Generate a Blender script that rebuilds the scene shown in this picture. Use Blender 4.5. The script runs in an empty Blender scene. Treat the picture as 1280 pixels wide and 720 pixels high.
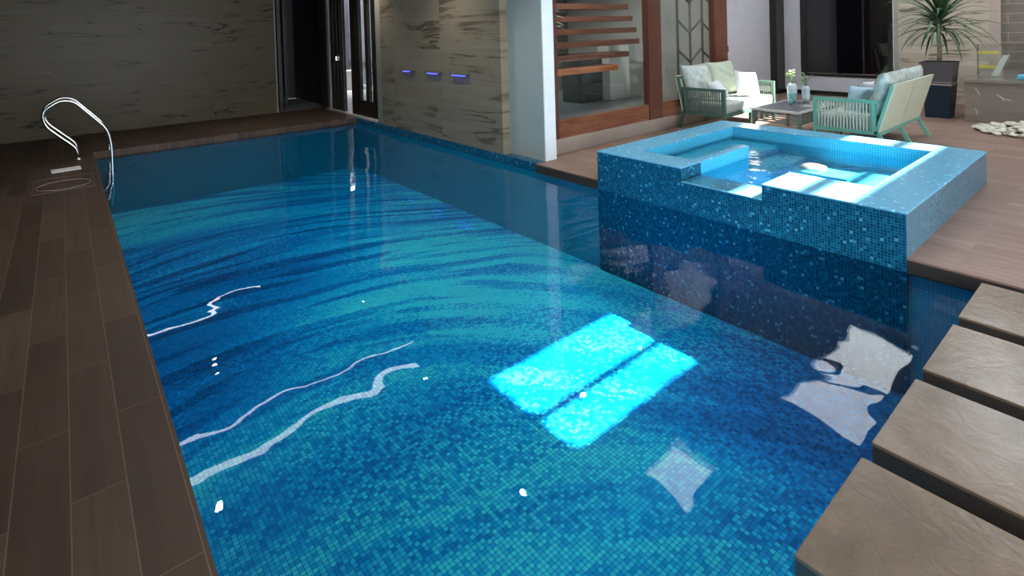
import bpy, bmesh, math, random
from mathutils import Vector, Matrix
random.seed(7)
R = math.radians
sc = bpy.context.scene
col = sc.collection

# ------------------------------------------------------------------ materials
def new_mat(name):
    m = bpy.data.materials.new(name); m.use_nodes = True
    nt = m.node_tree; nt.nodes.clear()
    out = nt.nodes.new('ShaderNodeOutputMaterial')
    return m, nt, out
class G:
    """tiny helper to write node graphs"""
    def __init__(s, nt): s.nt = nt
    def n(s, t, **k):
        nd = s.nt.nodes.new('ShaderNode' + t)
        for a, b in k.items(): setattr(nd, a, b)
        return nd
    def link(s, a, b): s.nt.links.new(a, b)
    def put(s, sock, v):
        if hasattr(v, 'is_linked') or isinstance(v, bpy.types.NodeSocket): s.nt.links.new(v, sock)
        elif isinstance(v, (tuple, list)) and len(v) == 3 and sock.type == 'RGBA': sock.default_value = (*v, 1)
        else: sock.default_value = v
    def m(s, op, a, b=None, c=None, clamp=False):
        nd = s.n('Math', operation=op, use_clamp=clamp); s.put(nd.inputs[0], a)
        if b is not None: s.put(nd.inputs[1], b)
        if c is not None: s.put(nd.inputs[2], c)
        return nd.outputs[0]
    def vm(s, op, a, b=None):
        nd = s.n('VectorMath', operation=op); s.put(nd.inputs[0], a)
        if b is not None: s.put(nd.inputs[1], b)
        return nd.outputs['Value' if op in ('LENGTH', 'DOT_PRODUCT') else 'Vector']
    def sep(s, v):
        nd = s.n('SeparateXYZ'); s.link(v, nd.inputs[0]); return nd.outputs
    def comb(s, x, y, z):
        nd = s.n('CombineXYZ'); [s.put(nd.inputs[i], q) for i, q in enumerate((x, y, z))]; return nd.outputs[0]
    def noise(s, v, scale, detail=3, rough=.5, dist=0):
        nd = s.n('TexNoise'); s.link(v, nd.inputs['Vector']); nd.inputs['Scale'].default_value = scale
        nd.inputs['Detail'].default_value = detail; nd.inputs['Roughness'].default_value = rough; nd.inputs['Distortion'].default_value = dist
        return nd.outputs[0]
    def white(s, v):
        nd = s.n('TexWhiteNoise', noise_dimensions='3D'); s.link(v, nd.inputs['Vector']); return nd.outputs
    def ramp(s, f, stops, interp='LINEAR'):
        nd = s.n('ValToRGB'); s.put(nd.inputs[0], f); cr = nd.color_ramp; cr.interpolation = interp
        while len(cr.elements) < len(stops): cr.elements.new(.5)
        for e, (p, c) in zip(cr.elements, stops): e.position = p; e.color = (*c, 1)
        return nd.outputs[0]
    def mix(s, f, a, b, mode='MIX'):
        nd = s.n('Mix', data_type='RGBA', blend_type=mode); s.put(nd.inputs[0], f); s.put(nd.inputs[6], a); s.put(nd.inputs[7], b)
        return nd.outputs[2]
    def sm(s, v, lo, hi, a=0., b=1.):
        nd = s.n('MapRange', interpolation_type='SMOOTHSTEP'); s.put(nd.inputs[0], v)
        for i, q in enumerate((lo, hi, a, b)): nd.inputs[i + 1].default_value = q
        return nd.outputs[0]
    def bump(s, h, strength=.3, dist=.01):
        nd = s.n('Bump'); s.put(nd.inputs['Height'], h); nd.inputs['Strength'].default_value = strength; nd.inputs['Distance'].default_value = dist
        return nd.outputs[0]
    def bsdf(s, out, color, rough=.5, metal=0, normal=None, spec=.5, trans=0, sheen=0):
        b = s.n('BsdfPrincipled'); s.put(b.inputs['Base Color'], color); s.put(b.inputs['Roughness'], rough)
        b.inputs['Metallic'].default_value = metal; b.inputs['Specular IOR Level'].default_value = spec
        if trans: b.inputs['Transmission Weight'].default_value = trans
        if sheen: b.inputs['Sheen Weight'].default_value = sheen
        if normal is not None: s.link(normal, b.inputs['Normal'])
        s.link(b.outputs[0], out.inputs[0]); return b
M = {}
def plain(name, c, rough=.5, metal=0, spec=.5, var=.08, scale=6, bump=0):
    m, nt, out = new_mat(name); g = G(nt)
    pos = g.n('NewGeometry').outputs['Position']
    n = g.noise(pos, scale, 4)
    cc = g.mix(n, tuple(x * (1 - var) for x in c), tuple(min(1, x * (1 + var)) for x in c))
    nm = g.bump(g.noise(pos, scale * 12, 3), bump, .004) if bump else None
    g.bsdf(out, cc, rough, metal, nm, spec); M[name] = m; return m
def emit(name, c, s):
    m, nt, out = new_mat(name); g = G(nt)
    e = g.n('Emission'); e.inputs[0].default_value = (*c, 1); e.inputs[1].default_value = s
    g.link(e.outputs[0], out.inputs[0]); M[name] = m; return m

def mosaic(name, size, floor=False, gain=1.0, pale=0.0, inside=False, palec=(.10, .36, .50)):
    m, nt, out = new_mat(name); g = G(nt)
    geo = g.n('NewGeometry'); P = geo.outputs['Position']; N = geo.outputs['Normal']
    off = g.vm('ADD', P, (10.003, 10.004, 10.0037))
    sc_ = g.vm('DIVIDE', off, (size, size, size))
    cell = g.vm('FLOOR', sc_); fr = g.vm('FRACTION', sc_)
    rnd = g.white(cell)
    # grout: distance from the cell border in the two in-plane axes
    a = g.vm('ABSOLUTE', g.vm('SUBTRACT', fr, (.5, .5, .5)))
    na = g.vm('ABSOLUTE', N)
    ax, ay, az = g.sep(a); nx, ny, nz = g.sep(na)
    def lane(v, nn): return g.m('MULTIPLY', v, g.m('LESS_THAN', nn, .7))
    mx = g.m('MAXIMUM', g.m('MAXIMUM', lane(ax, nx), lane(ay, ny)), lane(az, nz))
    grout = g.m('GREATER_THAN', mx, .445)
    cen = g.vm('MULTIPLY', cell, (size, size, size))
    cx, cy, cz = g.sep(g.vm('SUBTRACT', cen, (10, 10, 10)))
    if floor:
        # long arching bands of dark and light tile
        dx = g.m('SUBTRACT', cx, 1.5)
        arch = g.m('MULTIPLY', g.m('MULTIPLY', dx, dx), .14)
        low = g.m('MAXIMUM', g.m('SUBTRACT', 4.6, cy), 0)
        tilt = g.m('MULTIPLY', g.m('MULTIPLY', cx, low), .15)
        far = g.m('MAXIMUM', g.m('SUBTRACT', cy, 7.6), 0)
        bow = g.m('MULTIPLY', g.m('MULTIPLY', g.m('SUBTRACT', 2.2, cx), far), -.10)
        ph = g.m('ADD', g.m('ADD', g.m('ADD', cy, arch), tilt), bow)
        wv = g.comb(g.m('MULTIPLY', cx, .5), g.m('MULTIPLY', ph, .5), 3.1)
        warp = g.m('MULTIPLY', g.m('SUBTRACT', g.noise(wv, .9, 1), .5), .7)
        ph = g.m('ADD', ph, warp)
        v1 = g.comb(g.m('MULTIPLY', cx, .32), g.m('MULTIPLY', ph, 1.7), 0.7)
        v2 = g.comb(g.m('MULTIPLY', cx, .50), g.m('MULTIPLY', ph, 7.5), 5.3)
        v3 = g.comb(g.m('MULTIPLY', cx, .30), g.m('MULTIPLY', ph, 1.6), 9.3)
        b1 = g.noise(v1, 1.0, 1.5); b2 = g.noise(v2, 1.0, 2.0); b3 = g.noise(v3, 1.9, 1)
        streak = g.sm(b2, .42, .485)                      # 0 inside the dark streaks
        base = g.sm(b1, .28, .62)
        # broad fields of the mosaic: a navy field to the left, turquoise to the right and the far left, painted shade near right
        def blob(x, y, rx, ry):
            q = g.comb(g.m('DIVIDE', g.m('SUBTRACT', cx, x), rx), g.m('DIVIDE', g.m('SUBTRACT', cy, y), ry), 0)
            return g.sm(g.vm('LENGTH', q), .2, 1.1, 1, 0)
        field = g.m('ADD', .69, g.m('MULTIPLY', blob(1.0, 6.6, 2.3, 2.0), -.34))
        field = g.m('ADD', field, g.m('MULTIPLY', blob(1.0, 9.2, 2.0, 1.4), .16))
        field = g.m('ADD', field, g.m('MULTIPLY', blob(3.1, 5.0, 1.9, 1.9), .24))
        field = g.m('ADD', field, g.m('MULTIPLY', blob(.5, 4.7, 1.1, 1.2), -.22))
        field = g.m('ADD', field, g.m('MULTIPLY', blob(3.75, 1.3, 1.5, 1.3), -.42))  # near-right shade worked into the tile colour
        t = g.m('ADD', field, g.m('MULTIPLY', g.m('SUBTRACT', base, .5), .22))
        t = g.m('SUBTRACT', t, g.m('MULTIPLY', g.m('SUBTRACT', 1, streak), g.m('MULTIPLY', g.sm(cy, 3.2, 5.0, .25, 1.0), g.m('ADD', .22, g.m('MULTIPLY', base, .20)))))
        # lines where single light tiles alternate with dark ones
        chk = g.m('MULTIPLY', g.sm(b3, .56, .62), .17)
        t = g.m('ADD', t, chk)
        amp = g.m('ADD', .16, g.m('ADD', g.m('MULTIPLY', g.sm(g.noise(P, .9, 2), .42, .6), .16), g.sm(cy, 2.5, 5.0, .20, 0)))
        t = g.m('ADD', t, g.m('MULTIPLY', g.m('SUBTRACT', rnd[0], .5), amp))
        c = g.ramp(t, [(0, (.001, .032, .15)), (.25, (.001, .105, .38)), (.5, (.001, .235, .66)), (.72, (.003, .425, .84)), (1.0, (.06, .80, .96))])
        gc = (.002, .17, .36)
    else:
        t = rnd[0]
        lo = (.004, .075, .17); hi = (.02, .30, .46)
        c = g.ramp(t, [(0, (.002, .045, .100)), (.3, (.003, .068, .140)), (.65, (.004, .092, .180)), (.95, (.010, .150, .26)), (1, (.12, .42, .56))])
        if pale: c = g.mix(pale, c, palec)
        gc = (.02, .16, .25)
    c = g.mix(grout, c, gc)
    if gain != 1: c = g.mix(1.0, c, (gain, gain, gain), 'MULTIPLY')
    # every little tile is set at its own slight angle
    tiltv = g.vm('MULTIPLY', g.vm('SUBTRACT', rnd[1], (.5, .5, .5)), (.06, .06, .06))
    nn = g.vm('NORMALIZE', g.vm('ADD', N, tiltv))
    bs = g.bsdf(out, c, g.m('ADD', .35 if floor else .16, g.m('MULTIPLY', grout, .4)), 0, nn, .05)
    if not floor and not inside:
        g.link(g.m('MULTIPLY', g.m('GREATER_THAN', g.sep(P)[2], -.096), .5), bs.inputs['Specular IOR Level'])
    M[name] = m; return m
mosaic('pool_floor_tile', .0255, True)
mosaic('pool_wall_tile', .024)
mosaic('spa_tile', .021)
mosaic('spa_inside_tile', .024, gain=1.0, pale=.85, inside=True, palec=(.10, .62, .90))
mosaic('coping_glare_tile', .024, pale=.30, palec=(.26, .56, .74), gain=1.9)  # paler mosaic: glare on the rim put into the colour
mosaic('end_glare_tile', .022, pale=.45, palec=(.16, .25, .29))  # light falling on the end face put into a paler tile colour
mosaic('pool_side_tile', .024, pale=.85, inside=True, palec=(.01, .44, .62))

def planks(name, cols, along_y=True, w=.16, l=.975, grout_c=(.2, .17, .14), gw=.004, rough=.45, offx=0., offy=0., grain=.25, vary=.35):
    m, nt, out = new_mat(name); g = G(nt)
    P = g.n('NewGeometry').outputs['Position']
    x, y, z = g.sep(P)
    u, v = (y, x) if along_y else (x, y)
    u = g.m('ADD', u, 40 * l + offy); v = g.m('ADD', v, 100 * w + offx)
    row = g.m('FLOOR', g.m('DIVIDE', v, w))
    sh = g.m('MULTIPLY', g.m('MODULO', row, 2), l * .52)
    uu = g.m('DIVIDE', g.m('ADD', u, sh), l)
    cu = g.m('FLOOR', uu)
    fu = g.m('ABSOLUTE', g.m('SUBTRACT', g.m('FRACT', uu), .5)); fv = g.m('ABSOLUTE', g.m('SUBTRACT', g.m('FRACT', g.m('DIVIDE', v, w)), .5))
    gr = g.m('MAXIMUM', g.m('GREATER_THAN', fu, .5 - gw / 2 / l), g.m('GREATER_THAN', fv, .5 - gw / 2 / w))
    rnd = g.white(g.comb(cu, row, 1.5))
    gv = g.comb(g.m('MULTIPLY', v, 26), g.m('MULTIPLY', u, 1.6), g.m('MULTIPLY', rnd[0], 30))
    n1 = g.noise(gv, 1.0, 4, .6, .6)
    n2 = g.noise(P, 2.3, 4, .6)
    t = g.m('ADD', g.m('ADD', g.m('ADD', g.m('MULTIPLY', rnd[0], vary), (.35 - vary) / 2), g.m('MULTIPLY', n1, .5)), g.m('MULTIPLY', n2, .3))
    c = g.ramp(t, [(.32, cols[0]), (.58, cols[1]), (.82, cols[2])])
    c = g.mix(gr, c, grout_c)
    h = g.m('SUBTRACT', g.m('MULTIPLY', n1, .3), gr)
    g.bsdf(out, c, g.m('ADD', rough, g.m('MULTIPLY', n2, .12)), 0, g.bump(h, grain, .003), .35)
    M[name] = m
planks('dark_plank_tile', [(.050, .029, .019), (.080, .047, .031), (.115, .070, .048)], offx=.03, offy=.49, grout_c=(.17, .12, .085))
planks('court_plank_tile', [(.15, .088, .066), (.24, .147, .115), (.36, .24, .195)], offx=.04, offy=.1, grout_c=(.26, .17, .14), gw=.003, vary=.14)

def marble(name, base, dark, light, axis='x', pw=1.2, ph=.62, off=(0, 0), rough=.28, vein=1.0, stretch=.45, spec=.4, soft=.024, dist=.5):
    """horizontally veined stone in big slabs; axis = the horizontal world axis of the wall"""
    m, nt, out = new_mat(name); g = G(nt)
    P = g.n('NewGeometry').outputs['Position']; x, y, z = g.sep(P)
    u = x if axis == 'x' else y
    u = g.m('ADD', u, 20 * pw + off[0]); w = g.m('ADD', z, 5 * ph + off[1])
    cu = g.m('FLOOR', g.m('DIVIDE', u, pw)); cw = g.m('FLOOR', g.m('DIVIDE', w, ph))
    rnd = g.white(g.comb(cu, cw, 3.2))
    q = g.comb(g.m('MULTIPLY', u, stretch), g.m('ADD', g.m('MULTIPLY', w, 4.6), g.m('MULTIPLY', rnd[0], 30)), g.m('MULTIPLY', rnd[0], 12))
    n1 = g.noise(q, 1.0, 5, .55, dist)
    q2 = g.comb(g.m('MULTIPLY', u, stretch * 1.3), g.m('ADD', g.m('MULTIPLY', w, 16), g.m('MULTIPLY', rnd[0], 70)), 4)
    n2 = g.noise(q2, 1.0, 4, .6, .4)
    c = g.ramp(n1, [(.28, light), (.45, base), (.62, base), (.78, light)])
    v = g.m('SUBTRACT', 1, g.sm(g.m('ABSOLUTE', g.m('SUBTRACT', n1, .54)), .003, soft))
    patch = g.sm(g.noise(g.comb(g.m('MULTIPLY', u, 1.5), g.m('MULTIPLY', w, 2.2), g.m('MULTIPLY', rnd[0], 50)), 1.0, 2), .44, .58)
    v = g.m('MULTIPLY', g.m('MULTIPLY', v, patch), vein)
    c = g.mix(v, c, dark)
    c = g.mix(g.m('MULTIPLY', g.sm(n2, .55, .75), .35), c, dark)
    fu = g.m('ABSOLUTE', g.m('SUBTRACT', g.m('FRACT', g.m('DIVIDE', u, pw)), .5)); fw = g.m('ABSOLUTE', g.m('SUBTRACT', g.m('FRACT', g.m('DIVIDE', w, ph)), .5))
    gr = g.m('MAXIMUM', g.m('GREATER_THAN', fu, .5 - .0012 / pw), g.m('GREATER_THAN', fw, .5 - .0012 / ph))
    c = g.mix(g.m('MULTIPLY', gr, .6), c, dark)
    g.bsdf(out, c, rough, 0, None, spec)
    M[name] = m
marble('left_wall_marble', (.118, .093, .060), (.026, .018, .010), (.142, .113, .077), 'x', 1.2, 1.2, (.12, .33), rough=.3, spec=.10, stretch=.55)
marble('side_wall_marble', (.27, .22, .155), (.12, .09, .058), (.32, .265, .195), 'y', 1.45, .78, (.35, .22), rough=.3, spec=.25, stretch=.38, soft=.045)
marble('rear_wall_marble', (.46, .39, .31), (.13, .09, .055), (.58, .51, .42), 'y', 1.5, .42, (.1, .02), rough=.35, vein=1.2, stretch=.32, soft=.03, dist=.25)
marble('counter_marble', (.22, .175, .145), (.14, .11, .085), (.26, .21, .175), 'y', 3.0, 2.0, (1.2, 1), rough=.25, vein=.4)

def courses(name):
    m, nt, out = new_mat(name); g = G(nt)
    P = g.n('NewGeometry').outputs['Position']; x, y, z = g.sep(P)
    b = g.n('TexBrick'); g.link(g.comb(g.m('ADD', y, 10), g.m('ADD', z, .02), 0), b.inputs['Vector'])
    b.inputs['Color1'].default_value = (.12, .088, .068, 1); b.inputs['Color2'].default_value = (.18, .14, .115, 1); b.inputs['Mortar'].default_value = (.34, .28, .23, 1)
    b.inputs['Scale'].default_value = 1; b.inputs['Mortar Size'].default_value = .006; b.inputs['Brick Width'].default_value = .62; b.inputs['Row Height'].default_value = .165; b.offset = .37
    c = g.mix(g.m('MULTIPLY', g.noise(P, 7, 4), .45), b.outputs[0], (.33, .28, .24))
    g.bsdf(out, c, .5); M[name] = m
courses('stone_course_wall')

def wood(name, a, b_, axis=(1, 12, 12), rough=.35):
    m, nt, out = new_mat(name); g = G(nt)
    P = g.n('NewGeometry').outputs['Position']
    q = g.vm('MULTIPLY', P, axis)
    n = g.noise(q, 1.6, 5, .6, 1.2)
    c = g.ramp(n, [(.3, a), (.7, b_)]); g.bsdf(out, c, rough, 0, g.bump(n, .08, .003)); M[name] = m
wood('red_wood', (.13, .040, .020), (.30, .12, .065), (1.2, 14, 14))
wood('post_wood', (.085, .028, .017), (.15, .052, .034), (14, 14, 1))
wood('tread_wood_sunlit', (.42, .12, .045), (.58, .20, .085), (1, 9, 9))
wood('tread_wood_shaded', (.12, .045, .03), (.22, .085, .055), (1, 9, 9))
wood('dark_wood', (.010, .007, .006), (.022, .015, .012), (14, 14, 1), .3)
wood('leaf_wood', (.030, .022, .021), (.052, .040, .038), (14, 14, 1), .3)

def glass(name, tint=(.93, .96, .95)):
    m, nt, out = new_mat(name); g = G(nt)
    tr = g.n('BsdfTransparent'); tr.inputs[0].default_value = (*tint, 1)
    gl = g.n('BsdfGlossy'); gl.inputs['Roughness'].default_value = 0.0
    lw = g.n('LayerWeight'); lw.inputs[0].default_value = .5
    f = g.m('ADD', g.m('MULTIPLY', g.m('POWER', lw.outputs['Facing'], 5), .9), .05)
    mx = g.n('MixShader'); g.link(f, mx.inputs[0]); g.link(tr.outputs[0], mx.inputs[1]); g.link(gl.outputs[0], mx.inputs[2])
    g.link(mx.outputs[0], out.inputs[0]); M[name] = m
glass('clear_glass')
def frosted(name):
    m, nt, out = new_mat(name); g = G(nt)
    t = g.n('BsdfTranslucent'); t.inputs[0].default_value = (.55, .58, .60, 1); g.link(t.outputs[0], out.inputs[0]); M[name] = m
frosted('frosted_roof')
plain('black_glass', (.0035, .004, .006), .02, 0, .7, 0)

def water(name, tint, scale, dist, small):
    m, nt, out = new_mat(name); g = G(nt)
    P = g.n('NewGeometry').outputs['Position']
    q = g.vm('MULTIPLY', P, (1, .8, 1))
    n1 = g.noise(q, scale, 2, .45, .6); n2 = g.noise(q, scale * 3.1, 2, .5, .3)
    h = g.m('ADD', g.m('MULTIPLY', n1, 1.0), g.m('MULTIPLY', n2, small))
    nm = g.bump(h, 1.0, dist)
    tr = g.n('BsdfTransparent'); tr.inputs[0].default_value = (*tint, 1)
    gl = g.n('BsdfGlossy'); gl.inputs['Roughness'].default_value = 0.0; g.link(nm, gl.inputs['Normal'])
    fr = g.n('Fresnel'); fr.inputs[0].default_value = 1.33; g.link(nm, fr.inputs['Normal'])
    mx = g.n('MixShader'); g.link(fr.outputs[0], mx.inputs[0]); g.link(tr.outputs[0], mx.inputs[1]); g.link(gl.outputs[0], mx.inputs[2])
    g.link(mx.outputs[0], out.inputs[0]); M[name] = m
water('pool_water', (.78, .96, 1.0), 1.0, .020, .045)
water('spa_water', (.86, .98, 1.0), 4.0, .02, .3)

plain('court_plaster', (.56, .54, .57), .75)
plain('column_shaded', (.40, .44, .41), .6)  # shaded side of the white column, its shade put into this grey
plain('column_white', (.88, .90, .93), .6)
plain('ceiling_paint', (.36, .34, .31), .8)
plain('court_ceiling_paint', (.62, .69, .72), .8)
plain('white_jamb', (.34, .33, .28), .5)
plain('plinth_stone', (.42, .33, .28), .5, var=.2, scale=3)
plain('concrete', (.30, .29, .28), .8)
plain('interior_floor', (.14, .145, .15), .3, var=.3, scale=2)
plain('interior_wall', (.34, .34, .33), .7, var=.2, scale=1.5)
plain('stair_wall', (.13, .105, .09), .7, var=.3, scale=1.5)
plain('dark_interior', (.03, .03, .032), .6)
plain('charcoal_metal', (.085, .09, .09), .4)
plain('chrome', (.80, .79, .77), .09, 1, .5, .02)
plain('mint_paint', (.16, .40, .31), .38, var=.05)
plain('dark_mint_paint', (.075, .15, .115), .4, var=.05)
plain('table_frame_paint', (.14, .19, .16), .4)
plain('table_slab', (.085, .08, .10), .5, var=.25, scale=30)
plain('table_edge', (.62, .60, .56), .4)
plain('dark_trim', (.03, .02, .015), .7)  # dark brown for the deck edges and yard baseboard
plain('white_fabric', (.66, .68, .69), .85, bump=.2)
plain('blue_fabric', (.45, .60, .68), .8, bump=.2)
plain('foil_fabric', (.50, .54, .50), .26, var=.5, scale=13, bump=.9)
plain('green_fabric', (.45, .49, .39), .8, var=.12, scale=14, bump=.3)
plain('seat_fabric', (.40, .43, .40), .6, var=.25, scale=14, bump=.4)
plain('cream_sling', (.62, .63, .47), .7, var=.1, scale=20)
plain('planter_grey', (.085, .078, .090), .4)
plain('planter_navy', (.006, .018, .034), .3)
plain('planter_band', (.42, .34, .30), .3)
plain('bark', (.22, .18, .13), .8, var=.3, scale=30)
plain('soil', (.03, .022, .016), .9)
plain('leaf', (.055, .115, .050), .4, var=.55, scale=9)
plain('small_leaf', (.13, .22, .07), .6, var=.4, scale=30)
plain('petal', (.80, .82, .72), .7)
plain('pebble', (.56, .51, .43), .6, var=.25, scale=12)
plain('vase_white', (.62, .72, .76), .2, var=.12, scale=30)
plain('vase_teal', (.22, .47, .47), .2, var=.3, scale=30)
plain('paper', (.72, .70, .66), .6)
plain('ink', (.03, .03, .035), .5)
plain('yellow_tape', (.62, .55, .08), .5)
plain('yellow_hose', (.50, .48, .03), .4)
plain('cyan_plastic', (.10, .42, .62), .4)
plain('lilac_plaster', (.10, .098, .115), .7)
plain('pale_floor', (.62, .61, .59), .5)
plain('rope', (.50, .56, .47), .7, var=.2, scale=30)
plain('cream_rope', (.62, .64, .45), .7, var=.15, scale=30)
plain('dark_rope', (.15, .18, .15), .7, var=.2, scale=30)
plain('white_strip', (.62, .60, .55), .5)
plain('slab_side_shade', (.034, .024, .018), .7)
plain('chalk', (.92, .90, .86), .6)
plain('pale_grout', (.20, .16, .12), .6)
emit('blue_led', (.10, .12, 1.0), 2.2)
emit('lamp_warm', (1, .82, .62), 60)
emit('cove_light', (.86, .93, 1.0), 9)
emit('pool_lamp', (1.0, .80, .70), 1.6)

def slab_stone(name):
    m, nt, out = new_mat(name); g = G(nt)
    P = g.n('NewGeometry').outputs['Position']
    n = g.noise(P, 2.4, 6, .62, .8); n2 = g.noise(P, 9, 5, .6, 1.5)
    c = g.ramp(n, [(.3, (.118, .078, .050)), (.55, (.165, .113, .075)), (.8, (.22, .155, .107))])
    rg = g.sm(g.m('ABSOLUTE', g.m('SUBTRACT', n2, .5)), 0, .02)
    c = g.mix(g.m('MULTIPLY', g.m('SUBTRACT', 1, rg), .25), c, (.08, .055, .04))
    g.bsdf(out, c, .25, 0, g.bump(g.m('ADD', n2, g.m('MULTIPLY', n, .8)), .35, .006), .5); M[name] = m
slab_stone('step_stone')

# ------------------------------------------------------------------ mesh helpers
class MB:
    def __init__(s): s.bm = bmesh.new()
    def _xf(s, vs, loc=(0, 0, 0), rot=None):
        mt = Matrix.Translation(loc)
        if rot is not None: mt = mt @ rot
        bmesh.ops.transform(s.bm, matrix=mt, verts=vs)
    def box(s, x0, x1, y0, y1, z0, z1, bev=0, seg=2):
        r = bmesh.ops.create_cube(s.bm, size=1)['verts']
        for v in r: v.co = Vector((x0 + (v.co.x + .5) * (x1 - x0), y0 + (v.co.y + .5) * (y1 - y0), z0 + (v.co.z + .5) * (z1 - z0)))
        if bev:
            es = list({e for v in r for e in v.link_edges})
            bmesh.ops.bevel(s.bm, geom=es, offset=bev, segments=seg, profile=.6, affect='EDGES')
        return s
    def hexa(s, pts):
        """eight corners: 4 bottom (ccw) then 4 top"""
        v = [s.bm.verts.new(p) for p in pts]
        for f in ((3, 2, 1, 0), (4, 5, 6, 7), (0, 1, 5, 4), (1, 2, 6, 5), (2, 3, 7, 6), (3, 0, 4, 7)): s.bm.faces.new([v[i] for i in f])
        return s
    def bar(s, a, b, w, h=None, up=(0, 0, 1)):
        """rectangular bar from a to b"""
        h = h or w; a = Vector(a); b = Vector(b); d = (b - a).normalized(); up = Vector(up)
        if abs(d.dot(up)) > .95: up = Vector((0, 1, 0))
        r = d.cross(up).normalized(); u = r.cross(d).normalized()
        r *= w / 2; u *= h / 2
        return s.hexa([a - r - u, a + r - u, b + r - u, b - r - u, a - r + u, a + r + u, b + r + u, b - r + u])
    def tube(s, pts, rad, n=8, cap=True):
        pts = [Vector(p) for p in pts]; rads = rad if isinstance(rad, (list, tuple)) else [rad] * len(pts)
        rings = []; prev = None
        for i, p in enumerate(pts):
            d = (pts[min(i + 1, len(pts) - 1)] - pts[max(i - 1, 0)]).normalized()
            if prev is None:
                u = Vector((0, 0, 1)) if abs(d.z) < .9 else Vector((1, 0, 0))
                u = (u - d * u.dot(d)).normalized()
            else: u = (prev - d * prev.dot(d)).normalized()
            prev = u; w = d.cross(u)
            rings.append([s.bm.verts.new(p + (u * math.cos(2 * math.pi * k / n) + w * math.sin(2 * math.pi * k / n)) * rads[i]) for k in range(n)])
        for a, b in zip(rings, rings[1:]):
            for k in range(n): s.bm.faces.new((a[k], a[(k + 1) % n], b[(k + 1) % n], b[k]))
        if cap:
            s.bm.faces.new(rings[0][::-1]); s.bm.faces.new(rings[-1])
        return s
    def lathe(s, prof, loc=(0, 0, 0), n=24, sq=1.0):
        rings = []
        for r, z in prof:
            rings.append([s.bm.verts.new((loc[0] + r * math.cos(2 * math.pi * k / n), loc[1] + r * sq * math.sin(2 * math.pi * k / n), loc[2] + z)) for k in range(n)])
        for a, b in zip(rings, rings[1:]):
            for k in range(n): s.bm.faces.new((a[k], a[(k + 1) % n], b[(k + 1) % n], b[k]))
        s.bm.faces.new(rings[0][::-1]); s.bm.faces.new(rings[-1]); return s
    def build(s, name, mat, parent=None, smooth=False):
        me = bpy.data.meshes.new(name)
        bmesh.ops.recalc_face_normals(s.bm, faces=s.bm.faces)
        s.bm.to_mesh(me); s.bm.free(); me.materials.append(M[mat])
        if smooth: me.polygons.foreach_set('use_smooth', [True] * len(me.polygons))
        o = bpy.data.objects.new(name, me); col.objects.link(o)
        if parent: o.parent = parent
        return o
def box(name, mat, x0, x1, y0, y1, z0, z1, parent=None, bev=0):
    return MB().box(x0, x1, y0, y1, z0, z1, bev).build(name, mat, parent)
def struct(o): o['kind'] = 'structure'; return o
def tag(o, label, cat, group=None, kind=None):
    o['label'] = label; o['category'] = cat
    if group: o['group'] = group
    if kind: o['kind'] = kind
    return o
def thing(name, label, cat, loc=(0, 0, 0), rz=0, group=None):
    o = bpy.data.objects.new(name, None); col.objects.link(o); o.location = loc; o.rotation_euler.z = rz
    o.empty_display_size = .1
    return tag(o, label, cat, group)
def S(name, mat, *b, **k): return struct(box(name, mat, *b, **k))

# ------------------------------------------------------------------ key dimensions (metres; deck top = 0)
WZ = -.096          # pool water level
FZ = -.95           # pool floor
PX0, PX1 = .30, 4.32
PY0, PY1 = -2.4, 9.97
WY = 4.97           # the glazed wall of the court
CX = 12.6           # rear wall of the court
ZC = 4.0            # court ceiling
ZP = 3.0            # pool ceiling

# ------------------------------------------------------------------ pool shell
mb = MB(); mb.box(PX0 - .2, PX1 + .2, PY0 - .2, PY1 + .2, FZ - .2, FZ)
struct(mb.build('pool_floor', 'pool_floor_tile'))
mb = MB()
mb.box(PX0 - .2, PX0, PY0 - .2, PY1 + .2, FZ, -.12)
mb.box(PX0, PX1, PY1, PY1 + .2, FZ, -.12)
mb.box(PX0, PX1, PY0 - .2, PY0, FZ, -.12)
mb.box(PX1, PX1 + .14, PY0 - .2, 1.12, FZ, -.12)
mb.box(PX1, PX1 + .14, 3.83, 4.80, FZ, -.12)
mb.box(PX1, PX1 + .15, 4.80, PY1 + .2, FZ, -.1105)
struct(mb.build('pool_wall', 'pool_side_tile'))
S('trim_waterline_tiles', 'spa_tile', PX1, PX1 + .15, 4.80, PY1 + .2, -.11, -.001)
mb = MB()
nxs, nys = 1, 1
vs = [mb.bm.verts.new(p) for p in ((PX0, PY0, WZ), (PX1, PY0, WZ), (PX1, 1.12, WZ), (4.29, 1.12, WZ), (4.29, 3.83, WZ), (PX1, 3.83, WZ), (PX1, PY1, WZ), (PX0, PY1, WZ))]
mb.bm.faces.new(vs)
w = mb.build('pool_water', 'pool_water')
tag(w, 'clear rippling water filling the long blue mosaic swimming pool', 'water', kind='stuff')

# decks
mb = MB(); mb.box(-1.7, PX0 + .005, -3.6, 12.0, -.12, 0); mb.box(PX0 + .005, 4.32, PY1 - .01, 12.0, -.12, 0)
mb.box(4.32, 4.6, 10.0, 12.0, -.12, 0)
struct(mb.build('floor_pool_deck', 'dark_plank_tile'))
mb = MB()
mb.box(4.29, CX, -3.6, 1.12, -.10, 0); mb.box(6.78, CX, 1.12, 3.83, -.10, 0); mb.box(4.29, CX, 3.83, 4.80, -.10, 0); mb.box(4.45, CX, 4.80, 5.7, -.10, 0)
struct(mb.build('floor_court_deck', 'court_plank_tile'))
S('trim_deck_edge', 'dark_trim', 4.286, 4.2899, -3.6, 1.119, -.10, -.012)
S('trim_deck_edge_2', 'dark_trim', 4.286, 4.2899, 3.831, 4.80, -.10, -.012)

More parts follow.
